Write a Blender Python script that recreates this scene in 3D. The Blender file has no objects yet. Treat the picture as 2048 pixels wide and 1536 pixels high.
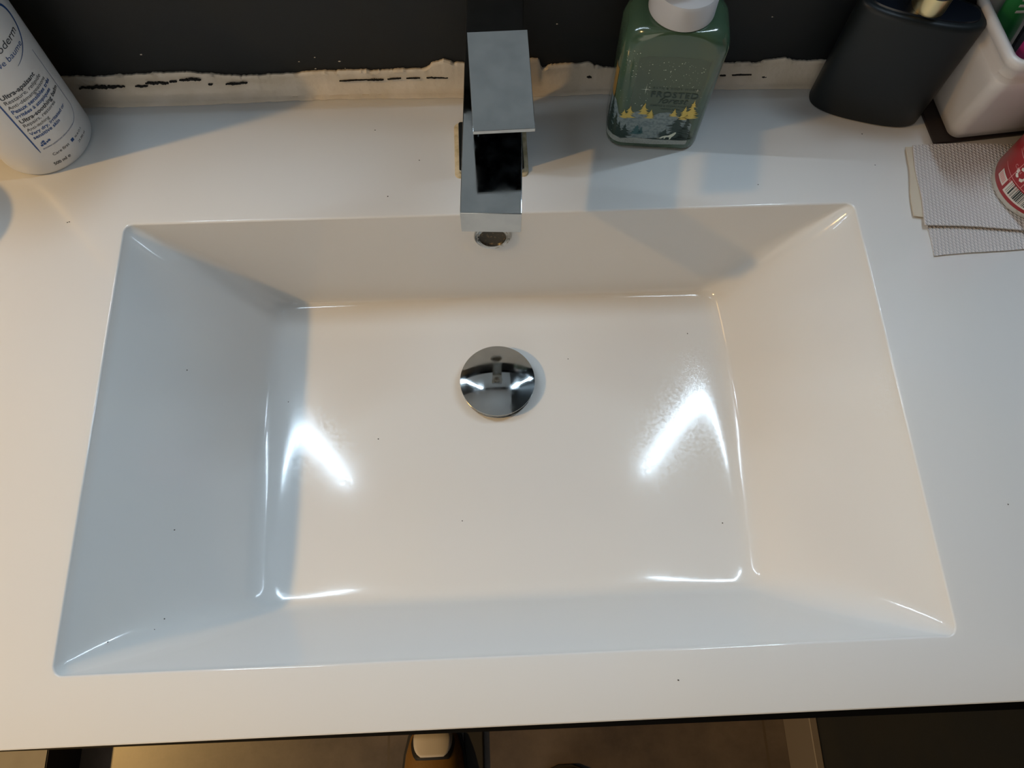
import bpy, bmesh, math, random
from mathutils import Vector, Matrix
random.seed(4)
S = bpy.context.scene
COL = S.collection
Z0 = 0.85                      # height of the counter top; all coordinates below are relative to it
PI = math.pi

# ------------------------------------------------------------------ camera
cam_d = bpy.data.cameras.new('camera')
cam = bpy.data.objects.new('camera', cam_d); COL.objects.link(cam)
cam_d.sensor_width = 36; cam_d.lens = 1538/2048*36
cam_d.clip_start = 0.01; cam_d.clip_end = 50
Rw = [[0.99899, -0.03560, 0.02747], [-0.04315, -0.93142, 0.36137], [0.01273, -0.36219, -0.93202]]
right = Vector([Rw[i][0] for i in range(3)])
down = Vector([Rw[i][1] for i in range(3)])
fwd = Vector([Rw[i][2] for i in range(3)])
fwd.normalize(); right = (right-fwd*right.dot(fwd)).normalized(); up = right.cross(fwd)
M = Matrix((( right.x, up.x, -fwd.x, -0.0066), (right.y, up.y, -fwd.y, -0.4549), (right.z, up.z, -fwd.z, 0.4954+Z0), (0, 0, 0, 1)))
cam.matrix_world = M
S.camera = cam

# ------------------------------------------------------------------ world, lights, exposure
w = bpy.data.worlds.new('world'); S.world = w; w.use_nodes = True
w.node_tree.nodes['Background'].inputs[0].default_value = (1.0, 0.90, 0.76, 1)
w.node_tree.nodes['Background'].inputs[1].default_value = 1.3
S.view_settings.view_transform = 'Standard'; S.view_settings.look = 'None'
S.view_settings.gamma = 1; S.view_settings.use_curve_mapping = False
S.view_settings.exposure = 0.0

def lamp(name, kind, loc, energy, color, **k):
    d = bpy.data.lights.new(name, kind); d.energy = energy; d.color = color
    for a, v in k.items(): setattr(d, a, v)
    o = bpy.data.objects.new(name, d); COL.objects.link(o)
    o.location = (loc[0], loc[1], loc[2]+Z0)
    return o
KEY = Vector((-1.77, -0.56, 1.40))
key = lamp('downlight_lamp', 'SPOT', KEY, 144, (1.0, 0.60, 0.20), spot_size=math.radians(95), spot_blend=1.0, shadow_soft_size=0.035)
key.rotation_euler = (Vector((-1.1, -0.9, 0.0))-KEY).to_track_quat('-Z', 'Y').to_euler()
STRIP = 134.0                    # emission of the mirror's light strips

# ------------------------------------------------------------------ materials
def mat(name, col, rough=0.5, metal=0.0, noise=None, bump=None, spec=0.5, coat=0.0, rnoise=None, trans=0, sss=0, emis=None):
    m = bpy.data.materials.new(name); m.use_nodes = True
    nt = m.node_tree; b = nt.nodes['Principled BSDF']
    b.inputs['Base Color'].default_value = (*col, 1); b.inputs['Roughness'].default_value = rough
    b.inputs['Metallic'].default_value = metal; b.inputs['Specular IOR Level'].default_value = spec
    b.inputs['Coat Weight'].default_value = coat; b.inputs['Coat Roughness'].default_value = 0.05
    if trans: b.inputs['Transmission Weight'].default_value = trans
    if sss:
        b.inputs['Subsurface Weight'].default_value = sss; b.inputs['Subsurface Scale'].default_value = 0.004
    if emis:
        b.inputs['Emission Color'].default_value = (*emis[0], 1); b.inputs['Emission Strength'].default_value = emis[1]
    geo = nt.nodes.new('ShaderNodeNewGeometry')
    def nz(scale, detail=4):
        n = nt.nodes.new('ShaderNodeTexNoise'); n.inputs['Scale'].default_value = scale; n.inputs['Detail'].default_value = detail
        nt.links.new(geo.outputs['Position'], n.inputs['Vector']); return n
    if noise:      # (scale, other colour, lo, hi)
        n = nz(noise[0]); r = nt.nodes.new('ShaderNodeMapRange')
        r.inputs[1].default_value = noise[2]; r.inputs[2].default_value = noise[3]
        nt.links.new(n.outputs[0], r.inputs[0])
        x = nt.nodes.new('ShaderNodeMix'); x.data_type = 'RGBA'
        x.inputs[6].default_value = (*col, 1); x.inputs[7].default_value = (*noise[1], 1)
        nt.links.new(r.outputs[0], x.inputs[0]); nt.links.new(x.outputs[2], b.inputs['Base Color'])
    if rnoise:     # (scale, lo, hi)
        n = nz(rnoise[0]); r = nt.nodes.new('ShaderNodeMapRange')
        r.inputs[1].default_value = 0.35; r.inputs[2].default_value = 0.65
        r.inputs[3].default_value = rnoise[1]; r.inputs[4].default_value = rnoise[2]
        nt.links.new(n.outputs[0], r.inputs[0]); nt.links.new(r.outputs[0], b.inputs['Roughness'])
    if bump:       # (scale, strength, distance)
        n = nz(bump[0]); bp = nt.nodes.new('ShaderNodeBump')
        bp.inputs['Strength'].default_value = bump[1]; bp.inputs['Distance'].default_value = bump[2]
        nt.links.new(n.outputs[0], bp.inputs['Height']); nt.links.new(bp.outputs[0], b.inputs['Normal'])
    return m

m_ceramic = mat("white_ceramic", (0.72, 0.715, 0.70), 0.1, rnoise=(420, 0.07, 0.15), noise=(9, (0.735, 0.72, 0.69), 0.45, 0.75))
m_wall = mat('slate_paint', (0.0105, 0.0125, 0.0145), 0.5, spec=0.3, bump=(900, 0.15, 0.0005), noise=(14, (0.013, 0.014, 0.014), 0.4, 0.6))
m_pale = mat('pale_paint', (0.62, 0.60, 0.56), 0.6, bump=(500, 0.1, 0.0005))
m_ceil = mat('ceiling_paint', (0.75, 0.75, 0.75), 0.7, bump=(400, 0.1, 0.0005))
m_caulk = mat('old_silicone', (0.60, 0.53, 0.43), 0.38, noise=(45, (0.66, 0.59, 0.50), 0.4, 0.65), bump=(120, 0.35, 0.002))
m_black = mat('black_gap', (0.004, 0.004, 0.004), 0.8)
m_chrome = mat('chrome', (0.50, 0.52, 0.52), 0.05, 1.0, rnoise=(90, 0.03, 0.14), noise=(60, (0.43, 0.455, 0.46), 0.4, 0.7))
m_chrome2 = mat('worn_chrome', (0.50, 0.50, 0.48), 0.16, 1.0, rnoise=(300, 0.10, 0.3), noise=(300, (0.32, 0.29, 0.24), 0.5, 0.7))
m_under = mat('reflection_darkened_chrome', (0.035, 0.045, 0.055), 0.18, 1.0, rnoise=(200, 0.12, 0.3))  # dark reflection under the lever put into the metal colour
m_scale = mat('limescale', (0.62, 0.52, 0.34), 0.5, noise=(150, (0.45, 0.36, 0.2), 0.4, 0.6))
m_rust = mat('grimy_tube', (0.05, 0.042, 0.028), 0.5, 0.3, noise=(350, (0.26, 0.17, 0.08), 0.55, 0.8))
m_mirror = mat('mirror_glass', (0.86, 0.88, 0.88), 0.01, 1.0)
m_cab = mat('black_gloss_front', (0.002, 0.002, 0.002), 0.5, spec=0.15)
m_led = mat('led_diffuser', (0.9, 0.9, 0.9), 0.4, emis=((0.66, 0.84, 1.0), STRIP))
m_lampglass = mat('warm_lamp_lens', (0.9, 0.9, 0.9), 0.4, emis=((1.0, 0.72, 0.5), 6))
m_panel = mat('ceiling_lamp_diffuser', (0.9, 0.9, 0.9), 0.4, emis=((0.86, 0.94, 1.0), 3))
m_whitepl = mat('white_plastic', (0.74, 0.74, 0.74), 0.35)
m_bottle = mat('bottle_white', (0.66, 0.65, 0.64), 0.38)
m_blue = mat('print_blue', (0.012, 0.065, 0.22), 0.4)
m_dkprint = mat('print_dark', (0.018, 0.024, 0.035), 0.4)
m_bwhite = mat('bin_ceramic', (0.60, 0.555, 0.52), 0.3, noise=(25, (0.57, 0.52, 0.48), 0.4, 0.7))
m_tray = mat('tray_brown_black', (0.020, 0.014, 0.014), 0.4)
m_matteblack = mat('soft_black', (0.005, 0.0075, 0.009), 0.45, spec=0.35)
m_navy = mat('navy_black', (0.006, 0.009, 0.016), 0.25)
m_gold = mat('gold_metal', (0.80, 0.66, 0.36), 0.3, 1.0)
m_green = mat('soap_green', (0.050, 0.090, 0.056), 0.13, noise=(30, (0.058, 0.098, 0.055), 0.4, 0.6), coat=0.3)
m_gpanel = mat('frosted_green_panel', (0.066, 0.098, 0.068), 0.32)
m_cap = mat('pump_white', (0.44, 0.43, 0.43), 0.35)
m_lgrey = mat('label_frost', (0.20, 0.26, 0.27), 0.5, noise=(420, (0.12, 0.17, 0.19), 0.45, 0.6))
m_snow = mat('label_snow', (0.30, 0.34, 0.33), 0.5, noise=(1500, (0.16, 0.2, 0.19), 0.5, 0.7))
m_dkgreen = mat('label_dark_green', (0.010, 0.032, 0.026), 0.4)
m_teal = mat('label_teal', (0.03, 0.10, 0.11), 0.4)
m_goldp = mat('label_gold', (0.62, 0.47, 0.12), 0.35, 0.5)
m_amber = mat('label_amber', (0.22, 0.13, 0.02), 0.35)
m_silver = mat('label_silver', (0.62, 0.66, 0.55), 0.3, 0.3)
m_red = mat('can_red', (0.33, 0.012, 0.018), 0.3, coat=0.2)
m_pink = mat('can_pink_print', (0.66, 0.30, 0.30), 0.35)
m_cwhite = mat('can_white_print', (0.66, 0.64, 0.60), 0.35)
m_canrim = mat('can_rim', (0.52, 0.52, 0.48), 0.4, 0.3, noise=(300, (0.35, 0.3, 0.22), 0.55, 0.7))
m_bar = mat('barcode_black', (0.02, 0.03, 0.03), 0.4)
m_tube = mat('tube_green', (0.03, 0.26, 0.07), 0.3)
m_magenta = mat('magenta_plastic', (0.38, 0.02, 0.13), 0.3)
m_tan = mat('tan_leather', (0.16, 0.080, 0.014), 0.6, bump=(400, 0.3, 0.001))
m_sock = mat('pale_fabric', (0.50, 0.46, 0.42), 0.8)
m_rubber = mat('black_rubber', (0.006, 0.005, 0.005), 0.7)
m_speck = mat('dust', (0.05, 0.04, 0.035), 0.9)
m_base = mat('baseboard_beige', (0.16, 0.13, 0.10), 0.5)
m_kerb = mat('kerb_grey', (0.13, 0.12, 0.11), 0.5, noise=(20, (0.15, 0.14, 0.125), 0.4, 0.6))
m_brass = mat('brass_profile', (0.80, 0.66, 0.22), 0.25, 1.0)

def m_napkin_make():
    m = bpy.data.materials.new('napkin_paper'); m.use_nodes = True
    nt = m.node_tree; b = nt.nodes['Principled BSDF']
    b.inputs['Base Color'].default_value = (0.66, 0.64, 0.63, 1); b.inputs['Roughness'].default_value = 0.9
    geo = nt.nodes.new('ShaderNodeNewGeometry')
    hs = []
    for ang, sc in ((0.15, 230), (-0.9, 260)):
        mp = nt.nodes.new('ShaderNodeMapping'); mp.inputs['Rotation'].default_value = (0, 0, ang)
        nt.links.new(geo.outputs['Position'], mp.inputs['Vector'])
        wv = nt.nodes.new('ShaderNodeTexWave'); wv.inputs['Scale'].default_value = sc/2
        wv.inputs['Distortion'].default_value = 0.6
        nt.links.new(mp.outputs[0], wv.inputs['Vector']); hs.append(wv)
    a = nt.nodes.new('ShaderNodeMath'); a.operation = 'MULTIPLY'
    nt.links.new(hs[0].outputs['Fac'], a.inputs[0]); nt.links.new(hs[1].outputs['Fac'], a.inputs[1])
    bp = nt.nodes.new('ShaderNodeBump'); bp.inputs['Strength'].default_value = 0.7; bp.inputs['Distance'].default_value = 0.0012
    nt.links.new(a.outputs[0], bp.inputs['Height']); nt.links.new(bp.outputs[0], b.inputs['Normal'])
    x = nt.nodes.new('ShaderNodeMix'); x.data_type = 'RGBA'
    x.inputs[6].default_value = (0.56, 0.53, 0.52, 1); x.inputs[7].default_value = (0.68, 0.66, 0.66, 1)
    nt.links.new(a.outputs[0], x.inputs[0]); nt.links.new(x.outputs[2], b.inputs['Base Color'])
    return m
m_napkin = m_napkin_make()
m_napkin_y = mat('napkin_edge', (0.60, 0.53, 0.42), 0.9)

def m_floor_make():
    m = bpy.data.materials.new('stone_tile'); m.use_nodes = True
    nt = m.node_tree; b = nt.nodes['Principled BSDF']; b.inputs['Roughness'].default_value = 0.35
    geo = nt.nodes.new('ShaderNodeNewGeometry'); sep = nt.nodes.new('ShaderNodeSeparateXYZ')
    nt.links.new(geo.outputs['Position'], sep.inputs[0])
    fac = []
    for ax, off in ((0, -0.1885), (1, -0.30)):
        a = nt.nodes.new('ShaderNodeMath'); a.operation = 'SUBTRACT'; a.inputs[1].default_value = off-0.3
        nt.links.new(sep.outputs[ax], a.inputs[0])
        p = nt.nodes.new('ShaderNodeMath'); p.operation = 'PINGPONG'; p.inputs[1].default_value = 0.3
        nt.links.new(a.outputs[0], p.inputs[0])
        g = nt.nodes.new('ShaderNodeMath'); g.operation = 'GREATER_THAN'; g.inputs[1].default_value = 0.298
        nt.links.new(p.outputs[0], g.inputs[0]); fac.append(g)
    mx = nt.nodes.new('ShaderNodeMath'); mx.operation = 'MAXIMUM'
    nt.links.new(fac[0].outputs[0], mx.inputs[0]); nt.links.new(fac[1].outputs[0], mx.inputs[1])
    n = nt.nodes.new('ShaderNodeTexNoise'); n.inputs['Scale'].default_value = 7; n.inputs['Detail'].default_value = 8; n.inputs['Roughness'].default_value = 0.7
    nt.links.new(geo.outputs['Position'], n.inputs['Vector'])
    cr = nt.nodes.new('ShaderNodeValToRGB')
    cr.color_ramp.elements[0].position = 0.35; cr.color_ramp.elements[0].color = (0.058, 0.043, 0.032, 1)
    cr.color_ramp.elements[1].position = 0.65; cr.color_ramp.elements[1].color = (0.115, 0.088, 0.066, 1)
    nt.links.new(n.outputs[0], cr.inputs[0])
    x = nt.nodes.new('ShaderNodeMix'); x.data_type = 'RGBA'; x.inputs[7].default_value = (0.07, 0.05, 0.03, 1)
    nt.links.new(mx.outputs[0], x.inputs[0]); nt.links.new(cr.outputs[0], x.inputs[6]); nt.links.new(x.outputs[2], b.inputs['Base Color'])
    return m
m_floor = m_floor_make()

# ------------------------------------------------------------------ helpers (coordinates: counter frame)
def thing(name, label, cat, loc, group=None):
    o = bpy.data.objects.new(name, None); COL.objects.link(o)
    o.empty_display_size = 0.02
    o.location = (loc[0], loc[1], loc[2]+Z0); o['label'] = label; o['category'] = cat
    if group: o['group'] = group
    return o
def wloc(o):
    v = Vector(o.location)
    p = o.parent
    while p: v += Vector(p.location); p = p.parent
    return v
def mesh_obj(name, verts, faces, m, parent=None, smooth=False, kind=None, label=None, cat=None, angle=None):
    vs = [Vector(v) for v in verts]
    if parent is not None:
        org = wloc(parent)-Vector((0, 0, Z0))
    else:
        lo = [min(v[i] for v in vs) for i in range(3)]; hi = [max(v[i] for v in vs) for i in range(3)]
        org = Vector(((lo[0]+hi[0])/2, (lo[1]+hi[1])/2, lo[2]))
    me = bpy.data.meshes.new(name); me.from_pydata([v-org for v in vs], [], faces)
    bm = bmesh.new(); bm.from_mesh(me)
    if kind != 'open': bmesh.ops.recalc_face_normals(bm, faces=bm.faces)
    bm.to_mesh(me); bm.free()
    me.materials.append(m)
    if smooth:
        for p in me.polygons: p.use_smooth = True
        me.set_sharp_from_angle(angle=math.radians(angle or 40))
    o = bpy.data.objects.new(name, me); COL.objects.link(o)
    if parent is not None: o.parent = parent
    else: o.location = org+Vector((0, 0, Z0))
    if kind and kind != 'open': o['kind'] = kind
    if label: o['label'] = label
    if cat: o['category'] = cat
    return o
class MB:
    def __init__(s): s.v = []; s.f = []
    def add(s, vs, fs):
        n = len(s.v); s.v += [tuple(v) for v in vs]; s.f += [tuple(i+n for i in f) for f in fs]; return s
    def box(s, x0, x1, y0, y1, z0, z1):
        return s.add([(x0,y0,z0),(x1,y0,z0),(x1,y1,z0),(x0,y1,z0),(x0,y0,z1),(x1,y0,z1),(x1,y1,z1),(x0,y1,z1)],
            [(0,3,2,1),(4,5,6,7),(0,1,5,4),(1,2,6,5),(2,3,7,6),(3,0,4,7)])
    def loft(s, rings, cap0=True, cap1=True, closed=True):
        n = len(rings[0]); vs = [p for r in rings for p in r]; fs = []
        for k in range(len(rings)-1):
            for i in range(n if closed else n-1):
                j = (i+1) % n
                fs.append((k*n+i, k*n+j, (k+1)*n+j, (k+1)*n+i))
        if cap0: fs.append(tuple(range(n-1, -1, -1)))
        if cap1: fs.append(tuple((len(rings)-1)*n+i for i in range(n)))
        return s.add(vs, fs)
    def obj(s, name, m, parent=None, **k): return mesh_obj(name, s.v, s.f, m, parent, **k)
def bevel(o, w, seg=3):
    b = o.modifiers.new('bevel', 'BEVEL'); b.width = w; b.segments = seg; b.limit_method = 'ANGLE'; b.angle_limit = math.radians(35); b.harden_normals = True
    for p in o.data.polygons: p.use_smooth = True
    o.data.set_sharp_from_angle(angle=math.radians(35)) if False else None
    return o
def circ(cx, cy, z, r, n=48, a0=0.0): return [(cx+r*math.cos(a0+2*PI*i/n), cy+r*math.sin(a0+2*PI*i/n), z) for i in range(n)]
def rrect(cx, cy, z, hx, hy, r, rot=0.0, nc=6, ns=3):
    pts = []
    cs = [(hx-r, hy-r, 0), (-(hx-r), hy-r, PI/2), (-(hx-r), -(hy-r), PI), (hx-r, -(hy-r), 1.5*PI)]
    for k, (x, y, a) in enumerate(cs):
        for i in range(nc+1): t = a+PI/2*i/nc; pts.append((x+r*math.cos(t), y+r*math.sin(t)))
        nx, ny, na = cs[(k+1) % 4]
        p, q = pts[-1], (nx+r*math.cos(na), ny+r*math.sin(na))
        for i in range(1, ns): pts.append((p[0]+(q[0]-p[0])*i/ns, p[1]+(q[1]-p[1])*i/ns))
    c, s = math.cos(rot), math.sin(rot)
    return [(cx+x*c-y*s, cy+x*s+y*c, z) for x, y in pts]
def text_geo(txt, size, bold=False, shear=0.0, space=1.0, align='LEFT'):
    cu = bpy.data.curves.new('t', 'FONT'); cu.body = txt; cu.size = size; cu.shear = shear
    cu.align_x = align; cu.space_character = space; cu.resolution_u = 3
    if bold: cu.offset = size*0.022
    o = bpy.data.objects.new('t', cu); COL.objects.link(o)
    dg = bpy.context.evaluated_depsgraph_get(); dg.update()
    me = bpy.data.meshes.new_from_object(o.evaluated_get(dg))
    vs = [(v.co.x, v.co.y) for v in me.vertices]; fs = [tuple(p.vertices) for p in me.polygons]
    bpy.data.objects.remove(o); bpy.data.meshes.remove(me); bpy.data.curves.remove(cu)
    return vs, fs

# ------------------------------------------------------------------ room shell
MB().box(-1.9, 0.47, 0.0, 0.10, -0.85, 1.55).obj('wall_back', m_wall, kind='structure')
MB().box(0.456, 0.556, -1.9, 0.0, -0.85, 1.55).obj('wall_right', m_wall, kind='structure')
MB().box(-2.0, -1.9, -1.9, 0.0, -0.85, 1.55).obj('wall_left', m_pale, kind='structure')
MB().box(-2.0, -0.15, -2.0, -1.9, 1.15, 1.55).box(-0.15, 0.556, -2.0, -1.9, -0.85, 1.55).obj('wall_front', m_wall, kind='structure')   # unseen wall shaped for the light: open at left, closed at right
MB().box(-2.0, 0.556, -2.0, 0.10, -0.95, -0.85).obj('floor', m_floor, kind='structure')
MB().box(-2.0, 0.556, -2.0, 0.10, 1.55, 1.65).obj('ceiling', m_ceil, kind='structure')
bevel(MB().box(0.444, 0.456, -1.9, -0.47, -0.85, -0.735).obj('baseboard_right', m_base, kind='structure'), 0.002)
MB().box(-1.2, -0.672, -1.2, -0.50, -0.85, -0.752).obj('trim_1', m_kerb, kind='structure')
MB().box(-0.6719, -0.6702, -1.2, -0.50, -0.85, -0.7535).obj('trim_2', m_rubber, kind='structure')
MB().box(-0.785, -0.779, -1.2, -0.50, -0.752, -0.7505).obj('trim_3', m_brass, kind='structure')

# ------------------------------------------------------------------ sink counter with integrated basin
CX0, CX1, CY0 = -0.52, 0.4555, -0.479
sink = thing('sink_counter', 'white glossy ceramic sink counter with an integrated rectangular basin', 'sink', (0, -0.24, -0.02))
NS, NC = 26, 8
def outline(x0, x1, y0, y1, r, bow=0.0):
    """clockwise-consistent list of (x,y): sides with NS points, corners with NC"""
    pts = []
    cs = [(x1-r, y1-r, 0), (x0+r, y1-r, PI/2), (x0+r, y0+r, PI), (x1-r, y0+r, 1.5*PI)]
    for k, (x, y, a) in enumerate(cs):
        for i in range(NC+1): t = a+PI/2*i/NC; pts.append((x+r*math.cos(t), y+r*math.sin(t)))
        nx, ny, na = cs[(k+1) % 4]
        p, q = pts[-1], (nx+r*math.cos(na), ny+r*math.sin(na))
        for i in range(1, NS):
            u = i/NS; b = bow*(4*u*(1-u)); x_, y_ = p[0]+(q[0]-p[0])*u, p[1]+(q[1]-p[1])*u
            if k == 1: x_ -= b
            if k == 3: x_ += b
            pts.append((x_, y_))
    return pts
RX0, RX1, RY0, RY1 = -0.2748, 0.2755, -0.4395, -0.1246
FX0, FX1, FY0, FY1 = -0.187, 0.192, -0.3955, -0.1385
DX, DY = -0.001, -0.2205
def zf(x, y):
    z = -0.1075
    z += 0.0045*(math.exp(-(x-FX0+0.006)/0.0075)+math.exp(-(FX1+0.006-x)/0.0075))
    z += 0.0035*math.exp(-(y-FY0)/0.020)+0.0018*math.exp(-(FY1-y)/0.007)
    d = math.hypot(x-DX, y-DY)
    z -= 0.002*min(d, 0.25)
    return z
rim = lambda g, r: outline(RX0-g, RX1+g, RY0-g, RY1+g, r)
OUT = rim(0.006, 0.013)
rings = [[(x, y, 0.0) for x, y in OUT], [(x, y, 0.0) for x, y in rim(0.0016, 0.0080)]]
rr = 0.0016
for k in range(1, 5):
    a = PI/2*k/5
    rings.append([(x, y, -rr*(1-math.cos(a))) for x, y in rim(rr*(1-math.sin(a)), 0.0064+rr*(1-math.sin(a)))])
top = rim(0.0, 0.0064); bot = outline(FX0, FX1, FY0, FY1, 0.012, 0.0055)
NW = 22
for k in range(NW+1):
    u = k/NW
    u2 = u
    ring = []
    rad = 0.0064+0.014*math.sin(PI*u)**0.8+0.005*u
    lo_ = outline(FX0, FX1, FY0, FY1, max(0.012, rad), 0.0055); hi_ = rim(0.0, rad)
    for (xa, ya), (xb, yb) in zip(hi_, lo_):
        x = xa+(xb-xa)*u2; y = ya+(yb-ya)*u2
        ze = zf(xb, yb)
        z = -rr + (ze+rr)*u
        ring.append((x, y, z))
    rings.append(ring)
# floor, fanning in to the drain opening
HOLE = 0.0225
base_ring = rings[-1]
for k in range(1, 41):
    u = (k/40)
    ring = []
    for (xa, ya, za) in base_ring:
        a = math.atan2(ya-DY, xa-DX)
        xb, yb = DX+HOLE*math.cos(a), DY+HOLE*math.sin(a)
        x = xa+(xb-xa)*u; y = ya+(yb-ya)*u
        ring.append((x, y, zf(x, y)))
    rings.append(ring)
# soften the wall-to-floor crease by smoothing heights of the rings near it
iw = 6+NW
for it in range(2):
    new = [list(r) for r in rings]
    for k in range(iw-1, iw+2):
        for i in range(len(rings[k])):
            a, b, c = rings[k-1][i], rings[k][i], rings[k+1][i]
            new[k][i] = tuple(b[j]*0.5+(a[j]+c[j])*0.25 for j in range(3))
    rings = new
mb = MB().loft(rings, False, False)
zb = zf(DX+HOLE, DY)
mb.loft([rings[-1], circ(DX, DY, zb-0.03, HOLE, len(rings[-1]))], False, False) if False else None
basin = mb.obj('basin', m_ceramic, sink, smooth=True, angle=60, kind='open')
# slab around the basin
n = len(OUT)
vs = [(x, y, 0.0) for x, y in OUT]
def edge_pt(x, y):
    # push each outline point to the slab border, radially by side
    return None
cxm, cym = (RX0+RX1)/2, (RY0+RY1)/2
bx0, bx1, by0, by1 = CX0+0.001, CX1-0.001, CY0+0.001, -0.0005
outer = []
for i, (x, y) in enumerate(OUT):
    if i <= NC//2: side = 'R'
    elif i <= NC+NS+NC//2: side = 'T'
    elif i <= 2*(NC+NS)+NC//2: side = 'L'
    elif i <= 3*(NC+NS)+NC//2: side = 'B'
    else: side = 'R'
    u = lambda v, a, b, A, B: A+(B-A)*min(1, max(0, (v-a)/(b-a)))
    X0, X1, Y0, Y1 = RX0-0.006, RX1+0.006, RY0-0.006, RY1+0.006
    if side == 'R': outer.append((bx1, u(y, Y0, Y1, by0, by1)))
    if side == 'L': outer.append((bx0, u(y, Y0, Y1, by0, by1)))
    if side == 'T': outer.append((u(x, X0, X1, bx0, bx1), by1))
    if side == 'B': outer.append((u(x, X0, X1, bx0, bx1), by0))
for idx, cpt in ((NC//2, (bx1, by1)), (NC+NS+NC//2, (bx0, by1)), (2*(NC+NS)+NC//2, (bx0, by0)), (3*(NC+NS)+NC//2, (bx1, by0))):
    outer[idx] = cpt
sl = MB()
def off(pt, g):
    return (min(max(pt[0], bx0), bx1)+(g if pt[0] >= bx1-1e-6 else -g if pt[0] <= bx0+1e-6 else 0),
            pt[1]+(g if pt[1] >= by1-1e-6 else -g if pt[1] <= by0+1e-6 else 0))
r_ = [[(x, y, 0.0) for x, y in OUT], [(x, y, 0.0) for x, y in outer],
      [(*off(p, 0.0004), -0.00015) for p in outer], [(*off(p, 0.0009), -0.0007) for p in outer], [(*off(p, 0.001), -0.0015) for p in outer],
      [(*off(p, 0.001), -0.018) for p in outer], [(*p, -0.018) for p in OUT]]
# underside cup of the basin so that the slab is closed below
r_.append([(x, y, -0.06) for x, y in rim(0.006, 0.013)])
r_.append([(x, y, -0.125) for x, y in outline(FX0-0.03, FX1+0.03, FY0-0.015, FY1+0.008, 0.02)])
sl.loft(r_, False, True)
slab = sl.obj('countertop', m_ceramic, sink, smooth=True, angle=30, kind='open')
# overflow: chrome ring around a tube let into the back wall of the basin
vback = Vector((0, FY1-RY1, -0.105)).normalized()      # down the back wall
nback = Vector((0, -0.105, -(FY1-RY1)*1.0)).normalized()
nback = Vector((0, vback.z, -vback.y)).normalized()
if nback.y > 0: nback = -nback
oc = Vector((-0.0012, RY1+(FY1-RY1)*0.0245/0.105, -0.0245))
def oring(r, d, n=40): return [tuple(oc+Vector((1, 0, 0))*r*math.cos(2*PI*i/n)+vback*r*math.sin(2*PI*i/n)+nback*d) for i in range(n)]
MB().loft([oring(0.0144, -0.001), oring(0.0146, 0.0012), oring(0.0138, 0.0024), oring(0.0122, 0.0020), oring(0.0116, 0.0028), oring(0.0106, 0.0026), oring(0.0102, 0.0006)], False, False).obj('overflow_ring', m_chrome2, sink, smooth=True, angle=50, label='worn chrome overflow ring')
MB().loft([oring(0.0106, 0.0012), oring(0.0101, 0.0006), oring(0.0095, 0.0003), oring(0.001, 0.0003)], False, True).obj('overflow_hole', m_rust, sink, smooth=True, kind='open', label='dark grimy overflow opening')
# drain seat in the basin
dz = zb
MB().loft([circ(DX, DY, dz+0.0004, 0.0305), circ(DX, DY, dz+0.0012, 0.0295), circ(DX, DY, dz+0.0012, 0.026), circ(DX, DY, dz-0.004, 0.0215), circ(DX, DY, dz-0.02, 0.0205), circ(DX, DY, dz-0.02, 0.001)], False, True).obj('drain_flange', m_chrome2, sink, smooth=True, kind='open')
# limescale line round the faucet foot is modelled with the faucet

# ------------------------------------------------------------------ pop-up plug
plug = thing('drain_plug', 'round domed chrome pop-up plug in the middle of the basin floor', 'drain plug', (DX, DY, dz+0.0012))
R_ = 0.0312; zt = dz+0.0082
prof = [(0.0285, zt-0.0022), (0.0305, zt-0.0021), (R_, zt-0.0012), (R_-0.0002, zt)]
H_ = 0.0056; Rs = (R_*R_+H_*H_)/(2*H_)
for k in range(1, 15):
    r = R_*(1-k/15)**1.0*0.985
    prof.append((max(r, 0.0006), zt-0.0001+math.sqrt(Rs*Rs-r*r)-(Rs-H_)))
MB().loft([circ(DX, DY, z, r, 72) for r, z in prof], True, True).obj('cap', m_chrome, plug, smooth=True, angle=50)
MB().loft([circ(DX, DY, dz-0.004, 0.020, 32), circ(DX, DY, zt-0.002, 0.020, 32)], True, True).obj('stem', m_chrome2, plug, smooth=True)

# ------------------------------------------------------------------ silicone bead along the wall
def caulk_top(x):
    pts = [(-0.40, .0185), (-0.345, .0205), (-0.30, .0195), (-0.262, .0215), (-0.235, .0220), (-0.21, .0180), (-0.185, .0165), (-0.16, .0180), (-0.12, .0200), (-0.085, .0190),
           (-0.052, .0195), (-0.046, .0225), (-0.044, .0255), (-0.034, .0285), (-0.027, .0245), (-0.02, .0250), (0.0, .021), (0.031, .0250), (0.034, .0275), (0.040, .0270), (0.0425, .0175), (0.045, .0165), (0.050, .0205), (0.06, .0215), (0.082, .0215),
           (0.085, .0180), (0.093, .0160), (0.10, .0155), (0.13, .017), (0.185, .0175), (0.215, .0172), (0.225, .0200), (0.237, .0215), (0.25, .0180), (0.30, .017), (0.455, .017)]
    for (a, za), (b, zb_) in zip(pts, pts[1:]):
        if a <= x <= b: return za+(zb_-za)*(x-a)/(b-a)
    return 0.018
rnd = random.Random(3)
cst = [rnd.uniform(-1, 1) for _ in range(2000)]
rings = []
NX = 700
x0, x1 = CX0+0.002, 0.4545
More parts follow.
